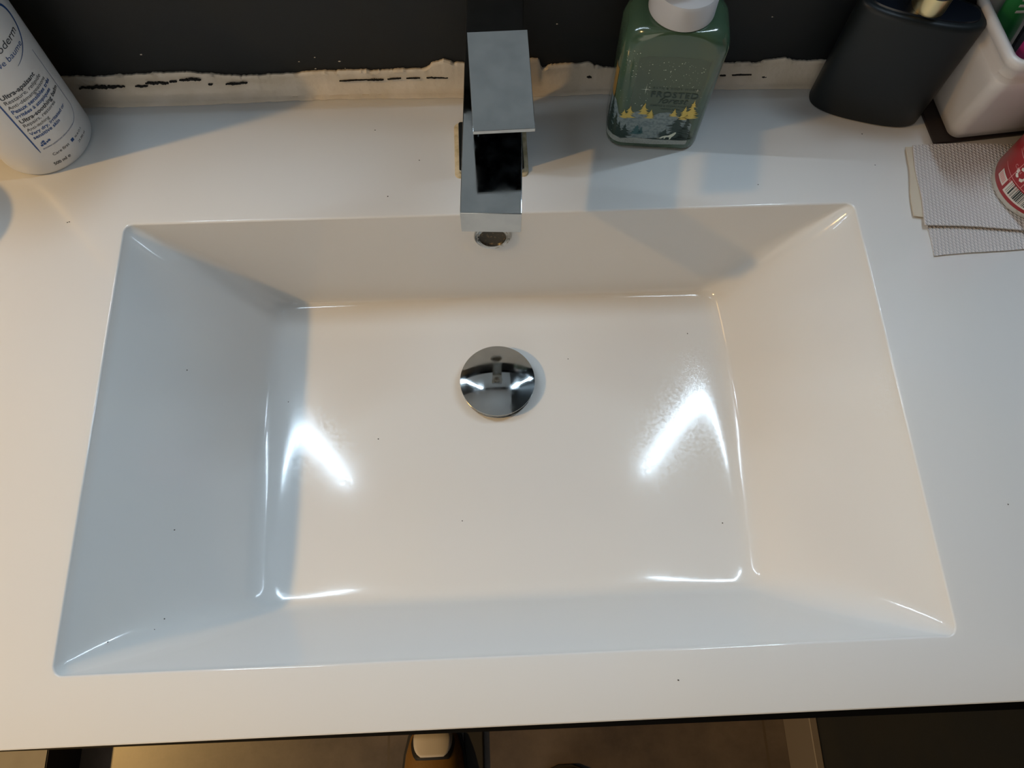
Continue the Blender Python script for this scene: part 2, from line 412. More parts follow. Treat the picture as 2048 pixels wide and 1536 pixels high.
for i in range(NX+1):
    x = x0+(x1-x0)*i/NX
    j = (cst[i]*0.5+cst[(i//3)+800]*0.5)*0.0009+0.0003*math.sin(x*170)+0.0002*math.sin(x*431)
    t = caulk_top(x)+j
    d = 0.0105+0.0012*math.sin(x*21+1)+0.0004*cst[i//4]
    lift = 0.0008*math.sin(x*60)+0.0006*cst[i//5+300]
    sec = [(x, -0.0002, 0.0002), (x, -0.0003, t), (x, -0.0018, t+0.0002), (x, -0.0026-abs(j)*1.2, t-0.0013), (x, -0.0030, t-0.0032), (x, -0.0042+lift*0.3, t*0.55+lift*0.5), (x, -0.0062, 0.0058+lift*0.4),
           (x, -0.0088, 0.0028), (x, -d, 0.0018), (x, -d-0.0016, 0.0014), (x, -d-0.0030, 0.0002)]
    rings.append(sec)
bead = thing('silicone_seal', 'cracked yellowed silicone bead between the white counter and dark wall', 'sealant', (0, -0.006, 0))
MB().loft(rings, True, True).obj('bead', m_caulk, bead, smooth=True, angle=45)
# split openings in the bead
def crack(pts):   # pts: (x, z, halfheight)
    up_, lo_ = [], []
    def y_at(z): return -0.0034-(0.018-z)*0.10
    for i, (x, z, h) in enumerate(pts):
        j = rnd.uniform(0.6, 1.3) if 0 < i < len(pts)-1 else 1
        up_.append((x, y_at(z+h*j)-0.0018, z+h*j)); lo_.append((x, y_at(z-h)-0.0018, z-h*rnd.uniform(0.6, 1.3)))
    vs = up_+lo_; n = len(pts)
    fs = [(i, i+1, n+i+1, n+i) for i in range(n-1)]
    back = [(x, y+0.0014, z) for x, y, z in vs]
    m2 = MB().add(vs+back, fs+[tuple(2*n+k for k in reversed(f)) for f in fs]+[(i, i+1, 2*n+i+1, 2*n+i) for i in range(n-1)]+[(n+i, n+i+1, 3*n+i+1, 3*n+i) for i in range(n-1)])
    m2.obj('crack', m_black, bead)
def seg(xa, xb, z, h, k=12, dz_=0.0):
    out = []
    k *= 2; wob = 0
    for i in range(k+1):
        u = i/k; wob = wob*0.6+rnd.uniform(-.5, .5)*h
        out.append((xa+(xb-xa)*u, z+dz_*u+wob*0.8, h*rnd.uniform(0.45, 1.15)*(0.15+0.85*math.sin(PI*u)**0.6) if 0 < i < k else 0.00008))
    return out
crack(seg(-0.322, -0.286, 0.0120, 0.0013, 18, 0.0002)); crack(seg(-0.278, -0.268, 0.0122, 0.0008, 6)); crack(seg(-0.269, -0.251, 0.0146, 0.0013, 12, 0.0003))
crack(seg(-0.250, -0.244, 0.0160, 0.0008, 6)); crack(seg(-0.242, -0.225, 0.0172, 0.0010, 12)); crack(seg(-0.221, -0.2175, 0.0124, 0.0006, 4)); crack(seg(-0.2075, -0.190, 0.0122, 0.0008, 10, 0.0008))
crack(seg(-0.118, -0.096, 0.0126, 0.00025, 10, 0.0006)); crack(seg(-0.096, -0.083, 0.0128, 0.0006, 8, 0.0001)); crack(seg(-0.080, -0.069, 0.0132, 0.0004, 8, 0.0006)); crack(seg(-0.065, -0.054, 0.0136, 0.00028, 8)); crack(seg(-0.049, -0.032, 0.0136, 0.0004, 10, -0.0005))
crack(seg(0.079, 0.083, 0.0105, 0.0007, 4)); crack(seg(0.187, 0.192, 0.0086, 0.0004, 4)); crack(seg(0.197, 0.213, 0.0088, 0.0003, 8)); crack(seg(0.222, 0.226, 0.0062, 0.0006, 4))

for x, z, r_ in ((-0.262, .040, .0012), (-0.146, .0290, .0009), (-0.135, .0215, .0010), (-0.133, .0330, .0008), (-0.115, .0285, .0012), (0.052, .0600, .0009), (-0.112, .0210, .0006), (0.213, .062, .0008)):
    MB().add([(x+r_*math.cos(2*PI*i/7)*rnd.uniform(.5, 1.2), -.0006, z+r_*.5*math.sin(2*PI*i/7)*rnd.uniform(.5, 1.2)) for i in range(7)]+[(x, .0002, z)], [tuple(range(7))]+[(i, (i+1) % 7, 7) for i in range(7)]).obj('fleck', m_caulk, bead)

# ------------------------------------------------------------------ faucet
fa = math.radians(3.0)
FC = Vector((0.0, -0.066, 0))
faucet = thing('faucet', 'square chrome basin mixer tap with flat spout and lever at the back of the sink', 'faucet', FC)
o = MB().loft([rrect(0.0, -0.0655, 0.0, 0.0285, 0.0262, 0.004), rrect(0.0, -0.0655, 0.0012, 0.0280, 0.0257, 0.004), rrect(0.0, -0.0655, 0.0016, 0.0262, 0.0242, 0.003)]).obj('limescale_ring', m_scale, faucet, label='yellow limescale line around the tap foot')
o = MB().loft([rrect(0.0, -0.0655, 0.0005, 0.0250, 0.0235, 0.002), rrect(0.0, -0.0655, 0.0055, 0.0250, 0.0235, 0.002)]).obj('base_plate', m_chrome, faucet); bevel(o, 0.0006, 2)
uy_ = Vector((math.sin(fa)*-1.0, -math.cos(fa), 0))       # towards the front (along the spout)
ux_ = Vector((math.cos(fa), -math.sin(fa), 0))
back = Vector((0.0055, -0.0230, 0))
def fpt(s, t, z): p = back+uy_*s+ux_*t; return (p.x, p.y, z)
HW = 0.0194
def zt_(s): return 0.1040-0.0180*s/0.156                   # top surface of the spout
# column
colv = [fpt(s, t, z) for s, t, z in ((0.018, -HW, 0.004), (0.062, -HW, 0.004), (0.062, HW, 0.004), (0.018, HW, 0.004))]+[fpt(s, t, zt_(s)-0.002) for s, t in ((0, -HW), (0.055, -HW), (0.055, HW), (0, HW))]
o = MB().add(colv, [(0,1,2,3),(4,7,6,5),(0,4,5,1),(1,5,6,2),(2,6,7,3),(3,7,4,0)]).obj('body', m_chrome, faucet); bevel(o, 0.0008, 2)
SL = 0.1585
def bar(s0, s1, z0a, z0b, z1a, z1b, hw, name, par, ang=0.0, tc=0.0, pivot=0.0, mm=None, bw=0.0006):
    c, s = math.cos(ang), math.sin(ang); vs = []
    for (ss, zz) in ((s0, z0a), (s1, z0b)):
        for t in (-hw, hw):
            a = pivot+(ss-pivot)*c-(t+0)*s; b = tc+(ss-pivot)*s+t*c
            vs.append(fpt(a, b, zz))
    for (ss, zz) in ((s0, z1a), (s1, z1b)):
        for t in (-hw, hw):
            a = pivot+(ss-pivot)*c-(t+0)*s; b = tc+(ss-pivot)*s+t*c
            vs.append(fpt(a, b, zz))
    o = MB().add(vs, [(0,1,3,2),(4,6,7,5),(0,2,6,4),(1,5,7,3),(0,4,5,1),(2,3,7,6)]).obj(name, mm or m_chrome, par)
    return bevel(o, bw, 2)
bar(0.0, SL, zt_(0)-0.022, zt_(SL)-0.0215, zt_(0), zt_(SL), HW, 'spout', faucet)
# outlet under the spout
p = back+uy_*(SL-0.016)
MB().loft([circ(p.x, p.y, zt_(SL)-0.0215, 0.011, 28), circ(p.x, p.y, zt_(SL)-0.026, 0.011, 28), circ(p.x, p.y, zt_(SL)-0.026, 0.009, 28), circ(p.x, p.y, zt_(SL)-0.023, 0.009, 28)]).obj('aerator', m_chrome2, faucet, smooth=True)
# lever plate: opens towards the front, turned a little
la = math.radians(4.6)
LS0, LS1 = 0.0655, 0.1285
lev = bar(LS0, LS1, 0.1372, 0.1242, 0.1402, 0.1272, 0.0184, 'lever', faucet, ang=la, tc=-0.0001, pivot=0.030, bw=0.0003)
o = bar(LS0+0.002, LS1-0.0006, 0.1365, 0.1236, 0.1372, 0.1243, 0.0178, 'lever_darkened_underside', faucet, ang=la, tc=-0.0001, pivot=0.030, mm=m_under, bw=0.0001)  # thin sheet added so the lever mirrors dark in the spout top
o = bar(LS0+0.003, LS0+0.022, zt_(0.066)-0.002, zt_(0.085)-0.002, 0.1366, 0.1330, 0.0150, 'lever_neck', faucet, ang=la, tc=-0.0001, pivot=0.030, mm=m_under)  # neck coloured dark too, to keep that reflection dark

# ------------------------------------------------------------------ mirror with light strips on the wall (above the frame)
MZ0, MZ1, MHX = 0.26, 1.00, 0.344
mir = thing('wall_mirror', 'rectangular wall mirror with a bright light strip down each side', 'mirror', (0, -0.01, MZ0))
MB().box(-MHX, MHX, -0.020, -0.001, MZ0, MZ1).obj('mirror_back', m_cab, mir)
MB().box(-MHX+0.026, MHX-0.026, -0.0225, -0.0205, MZ0+0.002, MZ1-0.002).obj('glass', m_mirror, mir)
for sx in (-1, 1):
    MB().box(min(sx*(MHX-0.001), sx*(MHX-0.011)), max(sx*(MHX-0.001), sx*(MHX-0.011)), -0.0245, -0.0205, MZ0+0.02, MZ1-0.02).obj('light_strip', m_led, mir)

# ceiling fittings
dl = thing('downlight', 'small round recessed ceiling spotlight with a warm lamp', 'ceiling light', (KEY.x, KEY.y, 1.50))
kx, ky = KEY.x, KEY.y
MB().loft([circ(kx, ky, 1.549, 0.045, 32), circ(kx, ky, 1.540, 0.047, 32), circ(kx, ky, 1.540, 0.038, 32), circ(kx, ky, 1.5485, 0.036, 32)], True, True).obj('trim_ring', m_whitepl, dl, smooth=True)

# ------------------------------------------------------------------ vanity cabinet under the counter
cab = thing('vanity_cabinet', 'black gloss vanity cabinet hanging below the white sink counter', 'cabinet', (0, -0.24, -0.46))
o = MB().box(CX0+0.01, 0.443, -0.4655, -0.004, -0.46, -0.132).obj('carcass', m_cab, cab)
MB().box(CX0+0.01, 0.443, -0.4655, -0.447, -0.1275, -0.0185).obj('top_rail', m_cab, cab)
vs = []
for x, yf in ((CX0+0.012, -0.4795), (0.442, -0.4850)):
    vs += [(x, -0.466, -0.455), (x, yf, -0.455), (x, yf, -0.0215), (x, -0.466, -0.0215)]
MB().add(vs, [(0,1,2,3),(7,6,5,4),(0,4,5,1),(1,5,6,2),(2,6,7,3),(3,7,4,0)]).obj('drawer_front', m_cab, cab)

# ------------------------------------------------------------------ tall white lotion bottle (left)
BX, BY = -0.3465, -0.0435
lot = thing('lotion_bottle', 'tall white cylindrical lotion bottle with blue and black print beside the wall, left end', 'bottle', (BX, BY, 0))
def rb(z):
    if z < 0.004: return 0.0320+0.0035*math.sin(math.acos(1-min(1, z/0.004))) if z > 0 else 0.0315
    return 0.0355+0.0030*min(1, (z-0.004)/0.12)
zs = [0, 0.0006, 0.0014, 0.0025, 0.004]+[0.004+0.146*i/12 for i in range(1, 13)]
rg = [circ(BX, BY, z, rb(z), 64) for z in zs]
for k in range(1, 8):
    a = PI/2*k/7; rg.append(circ(BX, BY, 0.150+0.018*math.sin(a), 0.0385-0.024*(1-math.cos(a)), 64))
MB().loft(rg).obj('body', m_bottle, lot, smooth=True, angle=60)
MB().loft([circ(BX, BY, 0.1665, 0.0145, 32), circ(BX, BY, 0.182, 0.0145, 32), circ(BX, BY, 0.184, 0.005, 32), circ(BX, BY, 0.198, 0.005, 32)]).obj('pump_collar', m_whitepl, lot, smooth=True, angle=30)
pd = Vector((-0.75, -0.66, 0)).normalized()
rg = []
for s, z, w_ in ((-0.012, 0.199, 0.006), (0.0, 0.200, 0.009), (0.015, 0.200, 0.007), (0.034, 0.197, 0.005)):
    c = Vector((BX, BY, z))+pd*s; q = Vector((-pd.y, pd.x, 0))
    rg.append([tuple(c+q*w_*math.cos(t)+Vector((0, 0, 1))*0.005*math.sin(t)) for t in [2*PI*i/16 for i in range(16)]])
MB().loft(rg).obj('pump_head', m_whitepl, lot, smooth=True)
def wrap(az0, vs, z0, off_=0.00012):
    out = []
    for x, y in vs:
        z = z0+y; r = rb(z)+off_; a = math.radians(az0)+x/0.037
        out.append((BX+r*math.cos(a), BY+r*math.sin(a), z))
    return out
def ltext(txt, az, z, size, m, bold=False, name='print', shear=0.0, space=1.0):
    vs, fs = text_geo(txt, size, bold, shear, space)
    mesh_obj(name, wrap(az, vs, z), fs, m, lot, kind='open')
AZ = 294
def fit(txt, az0, az1, z, m, bold=False, part=None, vscale=1.0):
    """print txt so that it (or its last letters, part) runs from azimuth az0 to az1"""
    full, fs = text_geo(txt, 1.0, bold)
    w1 = max(v[0] for v in full)
    wp = max(v[0] for v in text_geo(part, 1.0, bold)[0]) if part else w1
    k = math.radians(az1-az0)*0.037/wp
    x0 = math.radians(az1-AZ)*0.037-w1*k
    mesh_obj('print', wrap(AZ, [(x0+x*k, y*k*vscale) for x, y in full], z), fs, m, lot, kind='open')
rows = [('Ultra-apaisant', .0780, 344, m_dkprint, True), ('Restaure, relipide', .0734, 349, m_dkprint, False), ('Anti-démangeaisons', .0690, 352, m_dkprint, False),
        ('Peaux sensibles très', .0646, 356, m_blue, True), ('irritées à atopiques', .0602, 349, m_blue, True), ('Ultra-soothing balm', .0550, 360, m_dkprint, True),
        ('Repairs, restores', .0508, 344, m_dkprint, False), ('Anti-itching', .0464, 327, m_dkprint, False), ('Very dry, irritated or', .0422, 352, m_blue, True), ('sensitive skin', .0380, 334.5, m_blue, True)]
for t, z, a1, mm, bd in rows: fit(t, 298.5, a1, z, mm, bd)
fit('BIODERMA LABORATOIRE DERMATOLOGIQUE', 299, 345, .0262, m_blue, vscale=1.25)
fit('Care first', 303, 326, .0172, m_dkprint)
fit('500 ml \u212e', 297, 319, .0085, m_dkprint, True)
fit('N A O S', 337, 352, .0170, m_dkprint); fit('29.705 ml', 337, 354, .0115, m_dkprint)
fit('Atoderm', 326, 359, .1065, m_dkprint, False, 'oderm')
fit('Intensive baume', 321.5, 354.5, .0985, m_blue, False, 'e baume')
def ribbon(path, wd, m, par, name, mapf):
    """path of (x, y) in label plane, wd half-width or list"""
    L, Rr = [], []
    n = len(path)
    for i, (x, y) in enumerate(path):
        a = path[max(0, i-1)]; b = path[min(n-1, i+1)]
        dx, dy = b[0]-a[0], b[1]-a[1]; l = math.hypot(dx, dy) or 1
        h = wd[i] if isinstance(wd, list) else wd
        L.append((x-dy/l*h, y+dx/l*h)); Rr.append((x+dy/l*h, y-dx/l*h))
    vs = mapf(L+Rr); fs = [(i, i+1, n+i+1, n+i) for i in range(n-1)]
    return mesh_obj(name, vs, fs, m, par, kind='open')
mapf = lambda v: wrap(AZ, v, 0.0, 0.0001)
ribbon([(0.0, 0.0245+0.068*i/12) for i in range(13)], [0.0002]+[0.00055]*11+[0.0004], m_blue, lot, 'print', mapf)
pr_ = [(0.0445, 0.088-0.050*i/8) for i in range(9)]+[(0.0445-0.012*(1-math.cos(t)), 0.038-0.0115*math.sin(t)) for t in [PI/2*i/6 for i in range(1, 7)]]
ribbon(pr_, 0.00018, m_blue, lot, 'print', mapf)
# arc round the name
arc = []
ww = []
for i in range(41):
    t = math.radians(-78+178*i/40)
    arc.append((0.0200+0.0280*math.cos(t), 0.1140+0.0225*math.sin(t))); ww.append(0.0001+0.0007*math.sin(PI*i/40)**1.0)
ribbon(arc, ww, m_blue, lot, 'print', mapf)
# small mark and square dots
mk = MB()
for (a, b, s) in ((0.0045, 0.0305, .0009), (0.0068, 0.0332, .0009), (0.0068, 0.0308, .0010), (0.0090, 0.0312, .0007), (0.0108, 0.0318, .0009), (0.0052, 0.0326, .0006), (0.0248, 0.0184, .0014)):
    vs = wrap(AZ, [(a-s, b-s), (a+s, b-s), (a+s, b+s), (a-s, b+s)], 0, 0.00012); mk.add(vs, [(0, 1, 2, 3)])
mk.obj('logo', m_blue, lot, kind='open')

# ------------------------------------------------------------------ green soap bottle
SX, SY, SR = 0.1275, -0.0465, math.radians(-6)
soap = thing('soap_bottle', 'green glossy pump soap bottle with a winter forest print, right of the tap', 'soap bottle', (SX, SY, 0))
SHX, SHY, SRC = 0.0355, 0.0225, 0.0125
rg = []
for z, g in ((0, 0.003), (0.0007, 0.0015), (0.002, 0.0004), (0.004, 0)): rg.append(rrect(SX, SY, z, SHX-g, SHY-g, SRC-g*0.5, SR, 8, 4))
for z, e in ((0.03, 0.0), (0.06, 0.0003), (0.085, 0.0006), (0.098, 0.0006)): rg.append(rrect(SX, SY, z, SHX+e, SHY+e*0.3, SRC, SR, 8, 4))
for k in range(1, 9):
    a = PI/2*k/8
    g = 0.0135*(1-math.cos(a))
    rg.append(rrect(SX, SY, 0.098+0.017*math.sin(a), SHX-g*1.0, max(SHY-g*0.15, 0.0205), min(SRC+g*0.6, 0.0203), SR, 8, 4))
MB().loft(rg).obj('body', m_green, soap, smooth=True, angle=50)
MB().loft([circ(SX, SY, 0.1152, 0.0212, 56), circ(SX, SY, 0.1160, 0.0220, 56), circ(SX, SY, 0.131, 0.0218, 56), circ(SX, SY, 0.133, 0.0205, 56), circ(SX, SY, 0.134, 0.011, 56), circ(SX, SY, 0.146, 0.011, 56)]).obj('pump_collar', m_cap, soap, smooth=True, angle=35)
o = MB().loft([rrect(SX, SY+0.002, 0.146, 0.010, 0.016, 0.005, SR), rrect(SX, SY+0.002, 0.156, 0.009, 0.015, 0.005, SR)]).obj('pump_head', m_cap, soap); bevel(o, 0.001)
# the bottle outline as a path: arclength 0 at the middle of the front face, positive to the right
def soap_path(s):
    """returns x,y in bottle frame and outward normal for arclength s along the rounded rectangle"""
    L1 = SHX-SRC; A = SRC*PI/2; L2 = 2*(SHY-SRC)
    sg = 1 if s >= 0 else -1; t = abs(s)
    if t <= L1: x, y, nx, ny = t, -SHY, 0, -1
    elif t <= L1+A:
        a = (t-L1)/SRC; x = L1+SRC*math.sin(a); y = -SHY+SRC-SRC*math.cos(a); nx, ny = math.sin(a), -math.cos(a)
    else:
        u = t-L1-A; x = SHX; y = -SHY+SRC+u; nx, ny = 1, 0
    return sg*x, y, sg*nx, ny
def smap(offn=0.0003):
    def f(pts):
        out = []; c, s = math.cos(SR), math.sin(SR)
        for u, v in pts:
            x, y, nx, ny = soap_path(u); e = 0.0006*min(1, v/0.085)
            x += nx*(offn+e); y += ny*(offn+e*0.3)
            out.append((SX+x*c-y*s, SY+x*s+y*c, v))
        return out
    return f
def sshape(polys, m, name, offn):
    """each polygon is cut into vertical strips so that it follows the rounded corner"""
    bm = bmesh.new()
    for poly in polys:
        vs = [bm.verts.new((x, y, 0)) for x, y in poly]; bm.faces.new(vs)
    bmesh.ops.triangulate(bm, faces=bm.faces)
    for k in range(-24, 25):
        bmesh.ops.bisect_plane(bm, geom=bm.verts[:]+bm.edges[:]+bm.faces[:], plane_co=(k*0.002+0.00013, 0, 0), plane_no=(1, 0, 0))
    bm.verts.ensure_lookup_table()
    vs = [(v.co.x, v.co.y) for v in bm.verts]; bm.verts.index_update(); fs = [tuple(v.index for v in f.verts) for f in bm.faces]
    bm.free()
    return mesh_obj(name, smap(offn)(vs), fs, m, soap, kind='open')
rs = random.Random(8)
def fir(cx, by, h, w_, n=7, ragged=0.35):
    L, Rr = [], []
    for i in range(n):
        y = by+h*0.06+h*0.90*i/n; ww_ = w_*(1-i/n)*(1+rs.uniform(-ragged, ragged))
        L.append((cx-ww_, y-h*0.03)); L.append((cx-ww_*0.35, y+h*0.45/n))
        ww_ = w_*(1-i/n)*(1+rs.uniform(-ragged, ragged))
        Rr.append((cx+ww_, y-h*0.03)); Rr.append((cx+ww_*0.35, y+h*0.45/n))
    return [(cx-w_*0.1, by)]+L+[(cx, by+h)]+Rr[::-1]+[(cx+w_*0.1, by)]
sshape([[(-.0235, .012), (-.0235, .0925), (-.019, .0945), (0, .0955), (.019, .0945), (.0255, .0925), (.0255, .012)]], m_gpanel, 'front_panel', 0.00005)
# frosted hills
hill = [(-0.0465, .0115), (-0.0465, .046), (-.040, .049), (-.034, .047), (-.030, .036), (-.0265, .034), (-.022, .0395), (-.017, .0415), (-.012, .0410), (-.008, .037), (-.004, .0385), (0.0, .0415), (.006, .0425), (.011, .0405), (.017, .037), (.021, .036), (.0255, .030), (.0255, .0115)]
sshape([hill], m_lgrey, 'label_hills', 0.00010)
sshape([[(-.046, .0075), (-.046, .0135), (-.032, .0125), (-.025, .0110), (-.015, .0128), (0, .0118), (.012, .0122), (.026, .0132), (.026, .0080), (0.0, .0062), (-.02, .0062), (-.030, .0066)]], m_snow, 'label_snow', 0.00022)
sshape([[(-.0455, .047), (-.0455, .075), (-.0370, .075), (-.0370, .047)]], m_amber, 'label_gold', 0.00012)
sshape([fir(-.0435, .013, .034, .006, 8), fir(-.037, .012, .040, .0065, 9), fir(-.0315, .012, .025, .005, 6), fir(-.028, .0122, .018, .0045, 6)], m_dkgreen, 'label_trees', 0.00030)
sshape([fir(.0150, .0122, .030, .0125, 11, .5), fir(.0215, .0125, .027, .0090, 9, .5), fir(.0075, .012, .012, .0100, 6, .5), fir(-.0235, .012, .016, .0065, 6, .5)], m_dkgreen, 'label_trees', 0.00032)
sshape([fir(-.0145, .0170, .0105, .0065, 4), fir(-.011, .018, .008, .003, 4)], m_teal, 'label_trees', 0.00030)
sshape([fir(-.0225, .0345, .0130, .0050, 7, .5), fir(-.0262, .0335, .0095, .0028, 5), fir(-.0125, .0390, .0125, .0040, 7, .5), fir(-.0068, .0350, .0100, .0038, 6), fir(.0100, .0385, .0085, .0036, 5), fir(.0175, .0355, .0150, .0042, 8, .5), fir(.0222, .0370, .0200, .0052, 9, .5)], m_goldp, 'label_gold', 0.00034)
# small pale wolf, head raised
wolf = [(.0020, .0132), (.0045, .0142), (.0060, .0160), (.0085, .0172), (.0108, .0176), (.0125, .0190), (.0140, .0206), (.0152, .0216), (.0160, .0212), (.0158, .0198), (.0150, .0180), (.0142, .0166), (.0134, .0156), (.0128, .0132), (.0118, .0132), (.0121, .0150), (.0108, .0156), (.0092, .0152), (.0085, .0134), (.0078, .0134), (.0080, .0150), (.0070, .0146), (.0056, .0134), (.0040, .0136)]
sshape([wolf], m_silver, 'label_wolf', 0.00040)
stars = []
def diamond(x, y, s, k=1.0): return [(x-s, y), (x, y-s*k), (x+s, y), (x, y+s*k)]
for _ in range(190):
    x = rs.uniform(-.033, .0255); y = rs.uniform(.058, .092)
    if rs.random() < 0.35: y = rs.uniform(.048, .062)
    if x < -.020 and rs.random() < 0.5: y = rs.uniform(.075, .100)
    if -.010 < x < .022 and y < .068: continue
    stars.append(diamond(x, y, rs.choice((.00016, .0002, .0003, .00042))))
sshape(stars, m_silver, 'label_stars', 0.00030)
for x, y, s in ((-.0145, .0645, .0042), (.0215, .0660, .0018), (-.0150, .0480, .0011)):
    sshape([[(x-s, y), (x, y-.00022), (x+s, y), (x, y+.00022)], [(x-.00022, y), (x, y-s*1.1), (x+.00022, y), (x, y+s*1.1)], diamond(x, y, s*0.18)], m_silver, 'label_stars', 0.00034)
def stext(t, u, v, size, m, **k):
    vs, fs = text_geo(t, size, **k); mesh_obj('label_text', smap(0.00034)([(u+x, v+y) for x, y in vs]), fs, m, soap, kind='open')
stext('BATH & BODY WORKS', .0068, .0655, .0027, m_dkgreen, align='CENTER', space=1.25)
stext('FROSTED', .0066, .0576, .0076, m_dkgreen, align='CENTER', space=1.1, bold=True)
stext('forest', .0062, .0515, .0086, m_dkgreen, align='CENTER', shear=0.4)
stext('GENTLE & CLEAN FOAMING', .0066, .0480, .0024, m_dkgreen, align='CENTER')
stext('HAND SOAP', .0066, .0448, .0024, m_dkgreen, align='CENTER')
stext('8.75 FL OZ / 259 mL', -.002, .0030, .0028, m_dkgreen, align='CENTER')

# ------------------------------------------------------------------ black flask with gold neck
BKX, BKY, BKR = 0.3015, -0.0335, math.radians(-17)
flask = thing('cologne_bottle', 'matte black oval flask with a gold neck standing beside the white box', 'bottle', (BKX, BKY, 0))
def oval(z, hx, hy, p=2.6, n=72, cx=BKX, cy=BKY, rot=BKR):
    out = []
    for i in range(n):
        t = 2*PI*i/n; c, s = math.cos(t), math.sin(t)
        x = hx*math.copysign(abs(c)**(2/p), c); y = hy*math.copysign(abs(s)**(2/p), s)
        out.append((cx+x*math.cos(rot)-y*math.sin(rot), cy+x*math.sin(rot)+y*math.cos(rot), z))
    return out
HXb, HYb = 0.0435, 0.0165
MB().loft([oval(0, HXb-.002, HYb-.002), oval(.0008, HXb-.0006, HYb-.0006), oval(.002, HXb, HYb), oval(.05, HXb, HYb), oval(.096, HXb, HYb), oval(.0985, HXb-.0006, HYb-.0006), oval(.0998, HXb-.002, HYb-.002), oval(.1, HXb-.0045, HYb-.004)]).obj('body', m_matteblack, flask, smooth=True, angle=50)
MB().loft([oval(.0998, HXb-.006, HYb-.005), oval(.1012, HXb-.0065, HYb-.0055)]).obj('shoulder_plate', m_navy, flask, smooth=True, angle=40)
NXb, NYb = BKX+0.0015, BKY-0.0005
MB().loft([circ(NXb, NYb, .1010, .0118, 48), circ(NXb, NYb, .1150, .0118, 48), circ(NXb, NYb, .1155, .0112, 48)]).obj('neck_ring', m_gold, flask, smooth=True, angle=40, label='gold neck ring')
MB().loft([circ(NXb, NYb, .1153, .0122, 48), circ(NXb, NYb, .140, .0122, 48), circ(NXb, NYb, .141, .0115, 48)]).obj('cap', m_navy, flask, smooth=True, angle=40)

# ------------------------------------------------------------------ tray and white box with contents
TR = math.radians(5.5)
def rot2(cx, cy, x, y, a): return (cx+x*math.cos(a)-y*math.sin(a), cy+x*math.sin(a)+y*math.cos(a))
tfl = (0.3500, -0.0745)
tc_ = rot2(tfl[0], tfl[1], 0.0505, 0.0315, TR)
tray = thing('tray', 'thin brown-black tray under the white box at the right end of the counter', 'tray', (*tc_, 0))
o = MB().loft([rrect(*tc_, 0.0, 0.0500, 0.0300, .002, TR), rrect(*tc_, 0.0030, 0.0500, 0.0300, .002, TR)]).obj('plate', m_tray, tray); bevel(o, 0.0008, 2)
bfl = (0.3620, -0.0665)
bxn = thing('storage_box', 'off-white square ceramic pot with a thick rim standing on the dark tray', 'pot', (bfl[0]+0.04, bfl[1]+0.025, 0.0031))
def bring(z, fl, hx, hy, r, dy=-0.0045):  # ring anchored by its front-left corner
    c = rot2(fl[0], fl[1]+dy, hx, hy, TR); return rrect(c[0], c[1], z, hx, hy, r, TR, 8, 3)
rg = [bring(.0031, (.3640, -.0640), .0370, .0240, .006), bring(.0040, (.3625, -.0655), .0385, .0250, .008)]
for k in range(1, 9):
    u = k/8; rg.append(bring(.004+.078*u, (.3622-.0150*u, -.0660-.0190*u), .0387+.0085*u, .0252+.0090*u, .009))
rg += [bring(.0835, (.3477, -.0845), .0467, .0338, .009), bring(.0850, (.3502, -.0818), .0443, .0318, .009), bring(.094, (.3492, -.0830), .0450, .0322, .009),
       bring(.0965, (.3455, -.0868), .0485, .0350, .011), bring(.1000, (.3448, -.0876), .0490, .0353, .0115), bring(.1030, (.3455, -.0868), .0484, .0346, .011), bring(.1040, (.3475, -.0845), .0465, .0328, .009),
       bring(.1030, (.3500, -.0820), .0442, .0306, .007), bring(.098, (.3512, -.0808), .0430, .0295, .006), bring(.05, (.3600, -.0700), .0380, .0245, .006), bring(.010, (.3660, -.0620), .0340, .0210, .005)]
MB().loft(rg).obj('body', m_bwhite, bxn, smooth=True, angle=70)
# contents
gt = thing('toothpaste_tube', 'green tube with pale marks leaning in the off-white pot', 'tube', (0.381, -0.031, 0.0102))
rg = []
for z, cx1, hx, hy in ((.0102, .3805, .0085, .0080), (.03, .3780, .0095, .0085), (.09, .3690, .0100, .0060), (.1150, .3665, .0105, .0030), (.135, .3640, .0110, .0008)):
    rg.append([(cx1+hx*math.cos(2*PI*i/24), -0.032+hy*math.sin(2*PI*i/24), z) for i in range(24)])
MB().loft(rg).obj('body', m_tube, gt, smooth=True, angle=60)
for k in range(5):
    z = .096+.0045*k; yy = -.032-(.0060-(z-.09)*.12)
    MB().box(0.3655, 0.3725-0.001*(k % 2), yy-.0006, yy-.0002, z, z+.0018).obj('print', m_cwhite, gt)
hb = thing('comb', 'dark navy comb leaning in the off-white pot in front of the green tube', 'comb', (0.392, -0.047, 0.0102))
vs = []
for z, cx1, cy1 in ((.0102, .3920, -.0465), (.122, .3700, -.0535)):
    vs += [(cx1-.0080, cy1-.0015, z), (cx1+.0080, cy1-.0015, z), (cx1+.0080, cy1+.0015, z), (cx1-.0080, cy1+.0015, z)]
o = MB().add(vs, [(3,2,1,0),(4,5,6,7),(0,1,5,4),(1,2,6,5),(2,3,7,6),(3,0,4,7)]).obj('comb_back', m_navy, hb); bevel(o, .0008, 2)
rz = thing('razor', 'magenta plastic handle leaning in the front corner of the off-white pot', 'razor', (0.386, -0.0585, 0.0105))
rg = []
for z, x, y, r in ((.0105, .3860, -.0585, .0035), (.05, .3760, -.0630, .0040), (.085, .3660, -.0685, .0044), (.104, .3620, -.0715, .0042), (.107, .3615, -.0720, .002)):
    rg.append(circ(x, y, z, r, 20))
MB().loft(rg).obj('handle', m_magenta, rz, smooth=True, angle=60)

